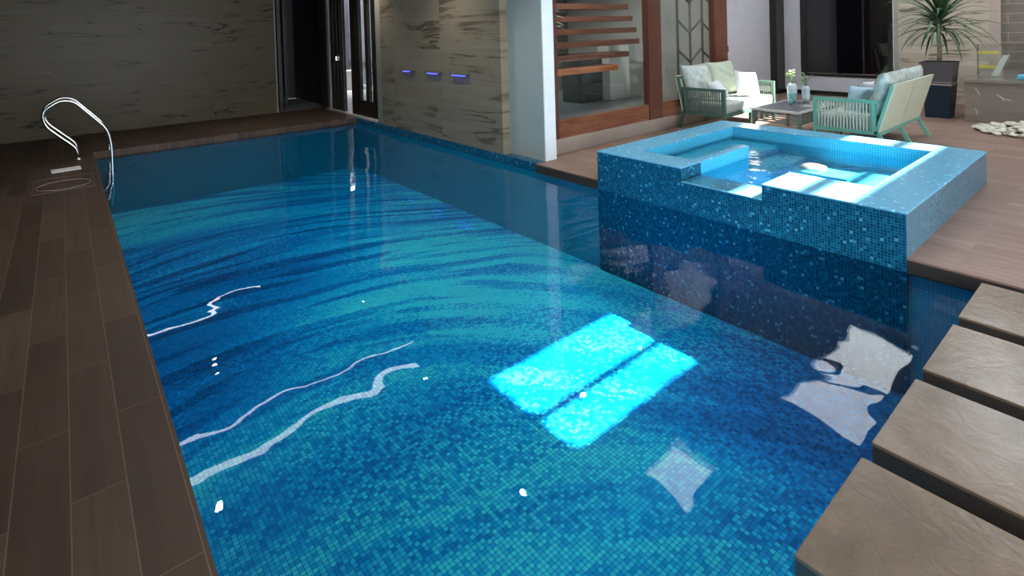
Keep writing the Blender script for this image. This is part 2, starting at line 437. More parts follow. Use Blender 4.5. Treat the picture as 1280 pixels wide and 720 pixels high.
# ------------------------------------------------------------------ spa
SZ = .305
spa = thing('hot_tub', 'raised square-edged hot tub covered in blue glass mosaic beside the pool', 'hot tub', (0, 0, 0))
CT = SZ - .012
mb = MB()
mb.box(4.29, 4.80, 1.47, 2.09, FZ, CT)
mb.box(4.29, 4.62, 2.09, 2.83, FZ, .170)
mb.box(4.29, 4.62, 2.83, 3.50, FZ, CT)
mb.box(4.29, 4.80, 1.1205, 1.47, FZ, CT); mb.box(4.29, 4.62, 3.50, 3.83, FZ, CT)
mb.build('front_wall', 'spa_tile', spa)
mb = MB(); mb.box(6.46, 6.78, 1.47, 3.50, -.60, CT); mb.build('back_wall', 'spa_inside_tile', spa)
mb = MB(); mb.box(4.29, 6.78, 1.12, 1.1204, -.05, CT); mb.box(4.801, 6.78, 1.1205, 1.47, -.6, CT); mb.build('end_wall', 'end_glare_tile', spa)
mb = MB(); mb.box(4.621, 6.78, 3.50, 3.83, -.6, CT); mb.build('end_wall', 'spa_inside_tile', spa)
mb = MB()
def coping(nm, *b):
    m_ = MB().box(*b); es = [e for e in m_.bm.edges if all(v.co.z > b[5] - .001 for v in e.verts)]
    bmesh.ops.bevel(m_.bm, geom=es, offset=.007, segments=2, profile=.6, affect='EDGES')
    m_.build(nm, 'coping_glare_tile', spa)
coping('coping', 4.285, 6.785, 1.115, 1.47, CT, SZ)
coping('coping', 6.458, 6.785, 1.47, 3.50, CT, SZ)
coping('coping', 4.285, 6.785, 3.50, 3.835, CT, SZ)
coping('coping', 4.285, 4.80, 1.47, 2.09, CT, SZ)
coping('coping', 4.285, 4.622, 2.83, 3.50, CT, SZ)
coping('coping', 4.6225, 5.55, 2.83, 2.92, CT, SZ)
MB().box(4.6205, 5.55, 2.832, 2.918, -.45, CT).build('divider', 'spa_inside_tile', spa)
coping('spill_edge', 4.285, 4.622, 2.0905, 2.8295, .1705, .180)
mb = MB(); mb.box(4.62, 6.46, 1.47, 3.50, -.60, -.45); mb.build('basin_floor', 'spa_inside_tile', spa)
mb = MB(); mb.box(4.621, 6.459, 2.925, 3.499, -.45, .15, .008); mb.box(5.56, 6.459, 2.62, 2.924, -.45, .06, .008); mb.build('bench', 'spa_inside_tile', spa)
mb = MB(); mb.box(5.30, 6.459, 1.471, 2.02, -.45, .03, .012); mb.build('bench', 'spa_inside_tile', spa)
mb = MB(); mb.box(5.98, 6.459, 2.021, 2.619, -.45, .01, .008); mb.build('step', 'spa_inside_tile', spa)
mb = MB(); mb.lathe([(.13, 0), (.13, .015), (.115, .025), (.03, .03)], (0, 0, 0), 24)
lp = mb.build('lamp_rim', 'white_strip', spa); lp.location = (6.22, 2.46, .0105)
mb = MB(); mb.lathe([(.105, .026), (.09, .034), (.02, .04)], (0, 0, 0), 24)
l2 = mb.build('lamp_lens', 'pool_lamp', lp)
SWZ = .186
mb = MB(); vs = [mb.bm.verts.new(p) for p in ((4.80, 1.47, SWZ), (6.46, 1.47, SWZ), (6.46, 3.50, SWZ), (4.62, 3.50, SWZ), (4.62, 2.83, SWZ), (4.30, 2.83, SWZ - .001), (4.30, 2.09, SWZ - .001), (4.62, 2.09, SWZ), (4.80, 2.09, SWZ))]
mb.bm.faces.new(vs); o = mb.build('spa_water', 'spa_water')
tag(o, 'clear shallow water brimming in the raised mosaic hot tub', 'water', kind='stuff')

# ------------------------------------------------------------------ stepping slabs across the near end
xs = [(1.64, 2.205, 'nearest large taupe stone stepping slab at the bottom edge of the photo'), (2.31, 2.87, 'second nearest taupe stone stepping slab, with a bright sheen'),
      (2.975, 3.53, 'third taupe stone stepping slab, between the sheeny one and the one by the deck'), (3.64, 4.205, 'farthest taupe stone stepping slab right beside the plank deck')]
for i, (a, b, lab) in enumerate(xs):
    t = thing('stepping_slab', lab, 'stepping stone', ((a + b) / 2, -.4, FZ), 0, 'stepping slabs over the pool end')
    h = (b - a) / 2
    MB().box(-h, h, -1.3, 1.125, -.014 - FZ, -FZ, .004).build('slab_top', 'step_stone', t)
    MB().box(-h + .002, h - .002, -1.298, 1.123, -.085 - FZ, -.0142 - FZ).build('slab_shaded_side', 'slab_side_shade', t)  # dark brown block carries the shade on the slab's sides
    MB().box(-h + .1, h - .1, -1.2, .95, 0, -.085 - FZ).build('plinth', 'pool_wall_tile', t)

# ------------------------------------------------------------------ pool hall shell
S('wall_far', 'left_wall_marble', -1.7, 3.46, 12.0, 12.2, 0, ZP)
S('wall_far_above_door', 'left_wall_marble', 3.46, 4.7, 12.0, 12.2, 2.75, ZP)
S('trim_1', 'white_jamb', 3.462, 3.485, 11.985, 12.1, 0, 2.75)
S('wall_left', 'left_wall_marble', -1.9, -1.7, -3.6, 12.2, -.12, ZP)
S('wall_near', 'court_plaster', -1.9, 4.3, -3.8, -3.6, -.2, .12)  # low sill only: unseen opening above it added to fill the hall with light
S('wall_near_court', 'court_plaster', 4.3, CX + .3, -3.8, -3.6, -.2, 2.8)
S('wall_near_head', 'court_plaster', -1.9, CX + .3, -3.8, -3.6, 2.8, ZC)
for i_, (a_, b_) in enumerate(((-1.9, -1.5), (1.3, 1.5))): S('trim_near_post_%d' % i_, 'court_plaster', a_, b_, -3.8, -3.6, .12, 2.8)
mb = MB(); mb.box(4.33, 4.45, 5.46, 8.85, 0, ZP); struct(mb.build('wall_marble_side', 'side_wall_marble'))
S('wall_side_core', 'column_shaded', 4.451, 4.62, 4.81, 8.85, 0, ZC)
S('trim_column_face', 'column_white', 4.452, 4.632, 4.795, 4.809, 0, ZC)
S('trim_jamb', 'white_jamb', 4.405, 4.62, 8.852, 9.195, 0, ZP)
S('trim_threshold', 'white_strip', 4.37, 4.56, 9.20, 11.62, -.001, .03)
S('wall_side_above_door', 'side_wall_marble', 4.37, 4.62, 9.20, 12.0, 2.6, ZP)
# pool ceiling, with long cove recesses
mb = MB()
ys = [-3.6, 12.2]
mb.box(-1.9, .2, -3.6, 12.2, ZP, ZP + .15); mb.box(2.9, 4.36, -3.6, 12.2, ZP, ZP + .15); mb.box(.2, 2.9, -1.9, 12.2, ZP, ZP + .15)  # unseen opening at the near end added to light the pool
mb.box(4.36, 4.63, 4.81, 12.2, ZP, ZP + .15)
struct(mb.build('ceiling', 'ceiling_paint'))
S('trim_fascia', 'court_ceiling_paint', 4.30, 4.36, -3.6, 4.80, ZP - .05, ZC)
for y, w_, x0, x1, lab in ((7.45, .018, .8, 4.05, 'thin cool-white light strip across the pool ceiling'), (6.80, .05, .7, 3.75, 'wide cool-white light strip across the pool ceiling'), (11.0, .02, .8, 2.7, 'farthest short cool-white light strip across the pool ceiling by the far wall')):
    t = thing('ceiling_light_strip', lab, 'light strip', (0, 0, 0), 0)
    MB().box(x0 - .02, x1 + .02, y - w_ - .012, y + w_ + .012, ZP - .012, ZP - .001).build('channel', 'white_strip', t)
    MB().box(x0, x1, y - w_, y + w_, ZP - .018, ZP - .0125).build('diffuser', 'cove_light', t)
for x, y in ((3.57, 6.37), (3.53, 4.31), (1.08, 6.22), (1.55, 8.72), (3.88, 9.15), (3.55, 2.2), (1.08, 4.2)):
    t = thing('ceiling_downlight', 'small round recessed downlight in the ceiling over the pool', 'downlight', (x, y, ZP - .001), 0, 'downlights over the pool')
    MB().lathe([(.05, -.006), (.05, 0), (.02, 0)], n=16).build('trim_ring', 'white_strip', t)
    MB().lathe([(.032, -.0085), (.032, -.0062), (.01, -.0062)], n=16).build('lens', 'lamp_warm', t)

# dark doorway in the far wall
S('wall_passage', 'dark_interior', 3.3, 3.46, 12.2, 14.4, 0, 2.75)
S('wall_passage_back', 'dark_interior', 3.3, 4.9, 14.4, 14.5, 0, 2.75)
S('floor_passage', 'concrete', 3.46, 4.7, 12.0, 14.4, -.12, -.001)
S('ceiling_passage', 'dark_interior', 3.3, 4.9, 12.2, 14.5, 2.75, 2.85)
S('wall_passage_side', 'dark_interior', 4.62, 4.75, 12.2, 14.4, 0, 2.75)
d = thing('door_1', 'near-black timber door folded open in the doorway of the far wall', 'door', (3.52, 12.02, 0)); d['kind'] = 'structure'
MB().box(0, .07, -.02, .18, 0, 2.74).build('frame', 'dark_wood', d)
MB().box(.95, 1.04, -.02, .18, 0, 2.74).build('frame', 'dark_wood', d)
MB().box(.08, .13, .2, 1.0, .01, 2.7).build('leaf', 'dark_wood', d)
MB().box(.40, .46, .9, 1.5, .01, 2.7).build('leaf', 'leaf_wood', d)

# sliding and folded doors on the long wall's far end
d = thing('door_2', 'narrow dark brown folded door leaf with a chrome handle', 'door', (4.42, 10.74, .03)); d['kind'] = 'structure'
MB().box(0, .06, 0, .66, 0, 2.56, .004).build('leaf', 'leaf_wood', d)
for q in (.12, .3, .48): MB().box(-.006, 0, q, q + .02, .05, 2.5).build('groove', 'dark_wood', d)
MB().box(-.03, -.0005, .30, .33, 1.03, 1.13, .006).build('handle', 'chrome', d)
S('trim_2', 'white_jamb', 4.40, 4.52, 11.44, 11.56, .03, 2.6)
S('trim_3', 'dark_wood', 4.40, 4.60, 11.56, 12.0, .03, 2.6)
d = thing('door_3', 'black-framed sliding glass door at the far end of the pool', 'door', (4.42, 9.20, .03)); d['kind'] = 'structure'
for a, b in ((0, .21), (.37, .50), (.76, .90), (.94, 1.16)): MB().box(0, .06, a, b, .0, 2.56).build('stile', 'dark_wood', d)
MB().box(.002, .058, .211, .939, 0, .30).build('bottom_rail', 'dark_wood', d)
MB().box(.002, .058, .211, .939, 2.45, 2.56).build('top_rail', 'dark_wood', d)
MB().box(.026, .034, .21, .94, .30, 2.45).build('glass_pane', 'clear_glass', d)
# yard behind the doors
S('floor_yard', 'pale_floor', 4.62, 9, 9.0, 17.5, -.12, 0)
S('wall_yard', 'lilac_plaster', 7.4, 7.6, 9.2, 17.5, 0, 3.2)
S('wall_yard_back', 'lilac_plaster', 4.62, 7.4, 17.4, 17.6, 0, 3.2)
S('ceiling_yard', 'lilac_plaster', 4.62, 7.6, 12.3, 16.6, 3.2, 3.3)  # unseen roof added to keep sky and sun off the yard
S('ceiling_yard_shade_b', 'lilac_plaster', 4.76, 7.6, 9.05, 12.3, 3.2, 3.3)
S('baseboard_yard', 'dark_trim', 7.34, 7.399, 9.2, 17.4, .55, .72)
def hose():
    pts = []
    for k in range(60):
        a = k / 59 * 2 * math.pi * 1.9
        pts.append((.17 * math.cos(a), .17 * math.sin(a) , .03 + .05 * k / 59))
    return pts
mb = MB()
for k in range(3):
    mb.tube([(0.28 * (1 - .06 * k) * math.cos(a), .02 * k, .30 + .28 * (1 - .06 * k) * math.sin(a)) for a in [2 * math.pi * q / 28 for q in range(24)]], .022, 6)
o = mb.build('garden_hose', 'yellow_hose', None, True); o.location = (6.3, 13.35, .02); o.rotation_euler.z = R(30)
tag(o, 'coiled yellow hose on the pale yard floor behind the sliding door', 'hose')
o = MB().box(0, .6, 0, .5, 0, .55, .02).build('planter_box', 'paper'); o.location = (6.2, 15.1, 0)
tag(o, 'pale speckled planter box in the yard behind the sliding door', 'planter')

# three spouts with blue light
for i, (y, lab) in enumerate(((7.87, 'farthest of three blue-lit spouts in the marble wall'), (7.08, 'middle one of three blue-lit spouts in the marble wall'), (6.38, 'nearest of three blue-lit spouts in the marble wall'))):
    t = thing('water_spout', lab, 'water spout', (4.33, y, .975), 0, 'blue-lit wall spouts')
    MB().box(-.05, -.0005, -.22, .20, .012, .022, .002).build('spout_lip', 'charcoal_metal', t)
    MB().box(-.046, -.0005, (-.04, -.09, -.12)[i], (.12, .15, .17)[i], -.008, .011, .002).build('led_bar', 'blue_led', t)

# ladder rails
def rail_curve(pts, rad=.07, n=6):
    out = []; P = [Vector(p) for p in pts]
    out.append(P[0])
    for i in range(1, len(P) - 1):
        a = (P[i - 1] - P[i]); b = (P[i + 1] - P[i]); r = min(rad, a.length * .45, b.length * .45)
        a.normalize(); b.normalize()
        p0 = P[i] + a * r; p2 = P[i] + b * r
        for k in range(n + 1):
            t = k / n; out.append(p0.lerp(P[i], t).lerp(P[i].lerp(p2, t), t))
    out.append(P[-1]); return out
lad = thing('pool_ladder', 'pair of looped chrome ladder rails at the far left of the pool', 'pool ladder', (.129, 9.75, 0))
for yy in (0.25, -.25):
    pts = [(0, yy, 0), (-.012, yy, .16), (-.33, yy, .50), (-.36, yy, .70), (-.16, yy, .83), (-.02, yy, .80), (.33, yy, .38), (.37, yy, .16), (.37, yy, -.45), (.34, yy, -.72)]
    r_ = MB().tube(rail_curve(pts, .10), .021, 10).build('rail', 'chrome', lad, True)
    MB().lathe([(.045, 0.0005), (.045, .012), (.024, .02)], (0, yy, 0), 16).build('flange', 'chrome', lad, True)
for z in (-.25, -.5): MB().box(.33, .40, -.235, .235, z - .012, z + .012, .004).build('tread', 'chrome', lad)

# hatch on the deck
h = thing('deck_hatch', 'flush square hatch with a round ring set in the brown deck', 'hatch', (-.03, 8.05, .0005))
mb = MB()
for a in ((-.27, .27, -.40, -.392), (-.27, .27, .392, .40), (-.27, -.262, -.4, .4), (.262, .27, -.4, .4)): mb.box(a[0], a[1], a[2], a[3], 0, .003)
mb.build('frame', 'pale_grout', h)
mb = MB(); mb.tube([(.24 * math.cos(2 * math.pi * q / 40), -.1 + .24 * math.sin(2 * math.pi * q / 40), .003) for q in range(41)], .003, 4)
mb.build('ring', 'planter_band', h)
o = MB().box(-.15, .14, -.10, .10, .0, .012, .003).build('drain_grille', 'chalk'); o.location = (0.0, 8.86, .001); o.rotation_euler.z = R(3)
tag(o, 'small white slotted drain bar lying on the deck before the ladder', 'drain')
mb = MB()

# ------------------------------------------------------------------ court shell
# glazed wall (y = WY)
S('trim_plinth', 'plinth_stone', 4.64, 9.06, WY - .02, WY + .12, .0005, .185)
S('wall_over_glazing', 'court_plaster', 4.64, 9.06, WY, WY + .12, 3.7, ZC)
win = thing('window_1', 'tall fixed pane in a reddish wood frame beside the white column', 'window', (0, WY, 0)); win['kind'] = 'structure'
MB().box(4.79, 4.86, 0, .09, .186, 3.7).build('frame_post', 'post_wood', win)
MB().box(4.861, 6.76, .01, .08, .186, .415).build('bottom_rail', 'red_wood', win)
MB().box(4.861, 6.76, .035, .045, .416, 3.7).build('glass_pane', 'clear_glass', win)
MB().box(6.761, 7.08, -.01, .10, .186, 3.7).build('frame_post', 'post_wood', win)
win = thing('window_2', 'narrower fixed pane behind the left sofa', 'window', (0, WY, 0)); win['kind'] = 'structure'
MB().box(7.081, 8.62, .01, .08, .186, .415).build('bottom_rail', 'red_wood', win)
MB().box(7.081, 8.62, .035, .045, .416, 3.7).build('glass_pane', 'clear_glass', win)
p_ = MB().box(8.621, 9.04, -.01, .10, .186, 3.7).build('frame_post', 'post_wood', win)
MB().box(9.00, 9.02, -.04, -.0105, 1.10, 1.2, .004).build('handle', 'chrome', p_)
# house interior
S('floor_interior', 'interior_floor', 4.62, 9.2, WY + .12, 9.0, -.05, .18)
S('wall_interior_back', 'stair_wall', 4.62, 9.2, 8.9, 9.05, .18, ZC)
S('wall_interior_side', 'interior_wall', 9.06, 9.2, WY + .12, 8.9, .18, ZC)
# stair treads: each its own board
st = thing('staircase', 'open wooden staircase behind the tall glass pane, lowest tread coloured sunlit orange', 'staircase', (0, 6.2, .18))
for k in range(6):
    z = .66 + .215 * k; y = .05 * k
    o = MB().box(4.63, (7.56, 7.93, 8.31, 8.30, 8.25, 8.2)[k], y, y + .34, z, z + .095, .004).build('tread', 'tread_wood_sunlit' if k == 0 else 'tread_wood_shaded', st)  # lowest tread coloured as sunlit, the upper ones darkened as in shade
    if k == 0: o['label'] = 'lowest tread coloured sunlit orange'
mb = MB()
for k in range(6): mb.box(4.63, 6.2 + .1 * k, .05 * k + .12, .05 * k + .26, .655 + .215 * k - .07, .655 + .215 * k)
mb.box(4.64, 4.80, .14, .50, 0, 1.72)
mb.build('stringer', 'charcoal_metal', st)
o = MB().box(8.15, 8.75, 6.9, 7.2, .18, 1.25, .004).build('pedestal', 'paper'); tag(o, 'pale square pedestal below the stair, behind the glass', 'pedestal')
o = MB().box(7.45, 8.05, 7.0, 7.5, .18, 1.0, .004).build('cabinet', 'dark_interior'); tag(o, 'black low cabinet under the stair, behind the glass', 'cabinet')
# lattice screen
lat = thing('lattice_screen', 'grey metal lattice screen with slanted bars inside the house', 'screen', (7.90, 5.20, .18), 0)
W_ = .375
for q in range(4): MB().box(q * W_ - .016, q * W_ + .016, 0, .03, 0, 2.6).build('upright_bar', 'charcoal_metal', lat)
for q in range(-1, 6):
    z = .28 + .50 * q
    for c_, (za, zb) in enumerate(((z + .21, z), (z + .02, z + .23), (z + .16, z - .05))):
        if za < 0 or zb < 0: continue
        MB().bar((c_ * W_ + .012, .015, za), ((c_ + 1) * W_ - .012, .015, zb), .018, .03).build('slanted_bar', 'charcoal_metal', lat)
# plant inside
def arching_leaf(bm, base, ang, tilt, L, wdt, droop, seg=7, bl=.0):
    pts = []; d = Vector((math.cos(ang) * math.cos(tilt), math.sin(ang) * math.cos(tilt), math.sin(tilt)))
    p = Vector(base); side = Vector((-math.sin(ang), math.cos(ang), 0)); prev = None
    for i in range(seg + 1):
        t = i / seg
        w_ = wdt * (math.sin(math.pi * min(1, .18 + t * .82)) ** .8) * (1 if t < .98 else .1)
        up = side.cross(d).normalized()
        a = bm.verts.new(p - side * w_ + up * w_ * .5); m_ = bm.verts.new(p); b = bm.verts.new(p + side * w_ + up * w_ * .5)
        if prev:
            bm.faces.new((prev[0], prev[1], m_, a)); bm.faces.new((prev[1], prev[2], b, m_))
        prev = (a, m_, b)
        p = p + d * (L / seg)
        d = (d + Vector((0, 0, -droop / seg * (1 + 1.4 * t)))).normalized()
t = thing('indoor_plant', 'leafy indoor plant just behind the tall glass pane', 'plant', (5.25, 5.75, .18))
MB().lathe([(.14, 0), (.18, .35), (.17, .36), (.15, .33)], n=20).build('pot', 'planter_grey', t, True)
mb = MB()
for k in range(5): mb.tube([(0, 0, .3), (.05 * math.cos(k * 1.3), .05 * math.sin(k * 1.3), .8), (.14 * math.cos(k * 1.3), .14 * math.sin(k * 1.3), 1.25 + .12 * k)], .012, 6)
mb.build('stem', 'small_leaf', t, True)
mb = MB()
for k in range(70):
    a = random.uniform(0, 6.28); zz = random.uniform(.85, 1.75); rr = random.uniform(.02, .16)
    arching_leaf(mb.bm, (rr * math.cos(a), rr * math.sin(a), zz), a + random.uniform(-.5, .5), random.uniform(-.2, .9), random.uniform(.25, .42), .016, random.uniform(.3, 1.2), 5)
mb.build('foliage', 'leaf', t)

# recess and rear walls
S('wall_recess', 'court_plaster', 9.2, 12.22, 5.7, 5.85, 0, ZC)
S('wall_recess_return', 'court_plaster', 9.061, 9.2, WY + .121, 5.85, .181, 2.94)
d = thing('door_4', 'dark brown door edge standing in the corner of the court', 'door', (12.22, 5.55, 0)); d['kind'] = 'structure'
MB().box(0, .38, 0, .15, 0.001, 2.9).build('leaf', 'dark_wood', d)
MB().box(.10, .13, -.03, -.0005, 1.05, 1.15, .005).build('handle', 'chrome', d)
S('wall_rear_a', 'court_plaster', CX, CX + .2, 5.20, 5.85, 0, ZC)
S('wall_rear_b', 'court_plaster', CX, CX + .2, 3.36, 5.20, 0, .40)
S('wall_rear_c', 'court_plaster', CX, CX + .2, 3.36, 5.20, 2.7, ZC)
S('baseboard_rear', 'dark_wood', CX - .03, CX - .001, 3.38, 5.54, 0.001, .09)
win = thing('window_3', 'big black window with a sofa mirrored in it', 'window', (CX, 0, 0)); win['kind'] = 'structure'
for nm, b in (('frame', (-.01, .1, 5.10, 5.199, .401, 2.7)), ('frame', (-.01, .1, 3.46, 3.55, .401, 2.7)), ('frame', (-.01, .1, 3.551, 5.099, .401, .47)), ('frame', (-.01, .1, 3.551, 5.099, 2.6, 2.7))):
    MB().box(*b).build(nm, 'dark_wood', win)
MB().box(.03, .05, 3.551, 5.099, .471, 2.599).build('glass_pane', 'black_glass', win)
S('trim_4', 'white_jamb', CX - .02, CX - .0005, 3.36, 3.455, 0.001, ZC)
S('wall_rear_marble', 'rear_wall_marble', CX, CX + .2, 2.02, 3.36, 0, ZC)
S('trim_5', 'plinth_stone', CX - .06, CX + .2, 1.86, 2.02, 0, ZC)
S('wall_rear_courses', 'stone_course_wall', CX + .05, CX + .25, -3.6, 1.86, 0, ZC)

# court ceiling with roof openings (x0,x1,y0,y1)
holes = [(4.97, 8.85, -1.22, -.33), (8.3, 11.2, 2.75, 3.8), (9.9, 11.6, 1.2, 2.1), (8.5, 9.6, .85, 1.65), (5.6, 6.35, 3.75, 4.35)]
gx = sorted({4.36, CX + .3} | {v for h_ in holes for v in h_[:2]}); gy = sorted({-3.6, 5.9} | {v for h_ in holes for v in h_[2:]})
mb = MB()
for a, b in zip(gx, gx[1:]):
    for c, d_ in zip(gy, gy[1:]):
        mx_, my_ = (a + b) / 2, (c + d_) / 2
        if not any(h_[0] < mx_ < h_[1] and h_[2] < my_ < h_[3] for h_ in holes): mb.box(a, b, c, d_, ZC, ZC + .12)
struct(mb.build('ceiling_court', 'court_ceiling_paint'))
S('ceiling_house', 'court_ceiling_paint', 4.36, 9.3, 5.9, 9.1, ZC, ZC + .12)
S('trim_skylight_bar', 'charcoal_metal', 4.97, 8.85, -.91, -.81, ZC + .02, ZC + .08)
S('trim_skylight_bar_2', 'charcoal_metal', 9.55, 9.6, 2.75, 3.8, ZC + .02, ZC + .08)
S('window_roof', 'frosted_roof', 8.3, 11.2, 2.75, 3.8, ZC + .085, ZC + .09)
S('window_roof_b', 'frosted_roof', 8.5, 9.6, .85, 1.65, ZC + .085, ZC + .09)
S('window_roof_c', 'frosted_roof', 5.6, 6.35, 3.75, 4.35, ZC + .085, ZC + .09)

# ------------------------------------------------------------------ furniture
def superpillow(w_, h_, t_, n=12, seed=0, crease=.012):
    """soft cushion standing in the XZ plane, base at z=0, thickness along Y"""
    rnd = random.Random(seed); mb = MB(); g = {}
    f1, f2 = rnd.uniform(5, 9), rnd.uniform(5, 9)
    for s_ in (-1, 1):
        for i in range(n + 1):
            for j in range(n + 1):
                u = i / n * 2 - 1; v = j / n * 2 - 1
                if s_ == 1 and (i in (0, n) or j in (0, n)): g[(s_, i, j)] = g[(-1, i, j)]; continue
                pin = 1 - .06 * (1 - abs(v)) * (abs(u) > .9) ; 
                x = u * w_ / 2 * (1 - .07 * (1 - v * v) * abs(u)); z = h_ / 2 + v * h_ / 2 * (1 - .07 * (1 - u * u) * abs(v))
                th = t_ / 2 * ((1 - u ** 4) * (1 - v ** 4)) ** .55
                th += crease * math.sin(f1 * u + 3 * v) * math.sin(f2 * v + 2 * u) * (1 - u * u) * (1 - v * v)
                g[(s_, i, j)] = mb.bm.verts.new((x, s_ * th, z))
        for i in range(n):
            for j in range(n):
                q = [g[(s_, i, j)], g[(s_, i + 1, j)], g[(s_, i + 1, j + 1)], g[(s_, i, j + 1)]]
                mb.bm.faces.new(q if s_ == -1 else q[::-1])
    return mb
def set_rot(o, x=0, y=0, z=0): o.rotation_euler = (R(x), R(y), R(z)); return o

def sofa(loc, rz, label, L, D, frame, rope_m, seat_m, back_m, sling, feet, BH=.86, BR=.24):
    """origin at the front left corner on the floor; X = length, Y = depth to the back"""
    t = thing('outdoor_sofa', label, 'sofa', loc, rz, 'rope and metal garden sofas')
    AH = .64; SH = .27
    b = .042
    # seat frame
    mb = MB()
    mb.box(b, L - b, .0, b, SH - b, SH); mb.box(b, L - b, D - b, D, SH - b, SH); mb.box(0, b, 0, D, SH - b, SH); mb.box(L - b, L, 0, D, SH - b, SH)
    mb.box(L / 2 - .02, L / 2 + .02, b, D - b, SH - b, SH)
    mb.build('seat_frame', frame, t)
    MB().box(b, L - b, b, D - b, SH - .012, SH - .002).build('seat_deck', rope_m, t)
    for x in (b / 2, L - b / 2):
        MB().bar((x, b / 2, SH - b), (x, b / 2 + .0, 0), b, b).build('leg', frame, t)
        MB().bar((x, D - b / 2, SH - b), (x, D + feet, 0), b, b).build('leg', frame, t)
    MB().bar((L / 2, D - b / 2, SH - b), (L / 2, D + feet, 0), b, b).build('leg', frame, t)
    MB().bar((L / 2, b / 2, SH - b), (L / 2, b / 2, 0), b, b).build('leg', frame, t)
    for x0 in (0, L - b):
        mb = MB()
        mb.box(x0, x0 + b, 0, b, SH, AH); mb.box(x0, x0 + b, b, D - .02, AH - b, AH)
        mb.box(x0, x0 + b, D - b - .05, D - .05, SH, AH - b)
        arm = mb.build('arm_frame', frame, t)
        mb = MB(); yv = b
        n = 17
        for k in range(n):
            y = b + (D - 2 * b - .05) * (k + .5) / n
            mb.box(x0 + .012, x0 + .022, y - .0085, y + .0085, SH, AH - b)
        mb.box(x0 + .008, x0 + .034, b, D - b - .05, .46, .475)
        mb.build('rope_panel', rope_m, arm)
    # reclined back in two panels
    BT = D + BR
    for a, c in ((0, L / 2 - .006), (L / 2 + .006, L)):
        mb = MB()
        mb.bar((a + b / 2, D - .05, SH - .02), (a + b / 2, BT - .02, BH - .02), b * .8, b * .8, (0, 1, 0)); mb.bar((c - b / 2, D - .05, SH - .02), (c - b / 2, BT - .02, BH - .02), b * .8, b * .8, (0, 1, 0))
        mb.bar((a, BT - .02, BH - .02), (c, BT - .02, BH - .02), b * .8); mb.bar((a, D - .05, SH - .01), (c, D - .05, SH - .01), b * .8)
        bf = mb.build('back_frame', frame, t)
        if sling:
            mb = MB(); n = 44
            for k in range(n):
                x = a + .004 + (c - a - .008) * (k + .5) / n; w2 = (c - a) / n * .46
                mb.hexa([(x - w2, D - .03, SH), (x + w2, D - .03, SH), (x + w2, D - .005, SH), (x - w2, D - .005, SH), (x - w2, BT - .01, BH + .01), (x + w2, BT - .01, BH + .01), (x + w2, BT + .018, BH + .01), (x - w2, BT + .018, BH + .01)])
            mb.build('woven_back', sling, bf)
    # cushions that belong to it
    for a, c in ((b + .005, L / 2 - .003), (L / 2 + .003, L - b - .005)):
        MB().box(a, c, -.0 + .02, D - .09, SH + .001, SH + .15, .035, 3).build('seat_cushion', seat_m, t, True)
        o = superpillow(c - a, .57, .21, 22, int(a * 100) + 3, .034).build('back_cushion', back_m[0] if a < .2 else back_m[1], t, True)
        o.location = ((a + c) / 2, D - .11, SH + .148); o.rotation_euler = (R(-14), 0, 0)
    return t

# sofa 1: back against the glazed wall, faces -Y.   local X = world X, local Y = world Y
s1 = sofa((7.36, 4.10, 0), 0, 'sage garden sofa against the wood-framed glass, cushions lit by the sun', 1.58, .72, 'dark_mint_paint', 'dark_rope', 'seat_fabric', ('foil_fabric', 'green_fabric'), 'cream_sling', .06, .80, .08)
# sofa 2: back to the hot tub, faces +Y -> rotate 180 degrees
s2 = sofa((8.95, 2.90, 0), R(180), 'mint garden sofa turned away, cream woven back beside the hot tub', 1.60, .74, 'mint_paint', 'rope', 'seat_fabric', ('foil_fabric', 'foil_fabric'), 'cream_sling', .10, .83, .14)
def pillow(loc, rot, size, mat, label, seed):
    o = superpillow(size[0], size[1], size[2], 12, seed, .01).build('throw_pillow', mat, None, True)
    o.location = loc; set_rot(o, *rot); tag(o, label, 'pillow', 'loose sofa pillows'); return o
pillow((7.78, 4.33, .44), (-38, 0, 10), (.42, .34, .15), 'white_fabric', 'white pillow slumped by the near arm of the sage sofa', 3)
pillow((8.42, 4.28, .425), (-20, 8, -20), (.44, .42, .17), 'white_fabric', 'bright white pillow in the middle of the sage sofa, in the sun', 5)
pillow((7.80, 2.52, .425), (12, 5, -48), (.36, .34, .15), 'blue_fabric', 'pale blue pillow near the left arm of the mint sofa', 8)
pillow((8.20, 2.50, .425), (14, -5, -30), (.44, .40, .15), 'white_fabric', 'white pillow standing behind the pale blue one on the mint sofa', 11)

# coffee table
tb = thing('coffee_table', 'low square coffee table with a grey top between the two sofas', 'table', (7.46, 3.10, 0))
TL, TW, TZ = 1.12, .66, .40
MB().box(.03, TL - .03, .03, TW - .03, TZ - .012, TZ - .001).build('table_top', 'table_slab', tb)
mb = MB()
mb.box(0, TL, 0, .03, TZ - .03, TZ, .004); mb.box(0, TL, TW - .03, TW, TZ - .03, TZ, .004); mb.box(0, .03, .03, TW - .03, TZ - .03, TZ, .004); mb.box(TL - .03, TL, .03, TW - .03, TZ - .03, TZ, .004)
mb.build('top_rim', 'table_edge', tb)
mb = MB()
for k in range(5):
    z = TZ - .055 - .028 * k
    mb.box(.012, .022, .04, TW - .04, z - .01, z + .01); mb.box(TL - .022, TL - .012, .04, TW - .04, z - .01, z + .01)
    mb.box(.04, TL - .04, .012, .022, z - .01, z + .01); mb.box(.04, TL - .04, TW - .022, TW - .012, z - .01, z + .01)
mb.build('rope_apron', 'dark_rope', tb)
for x in (.02, TL - .02):
    for y in (.02, TW - .02): MB().box(x - .02, x + .02, y - .02, y + .02, 0, TZ - .031, .003).build('leg', 'table_frame_paint', tb)
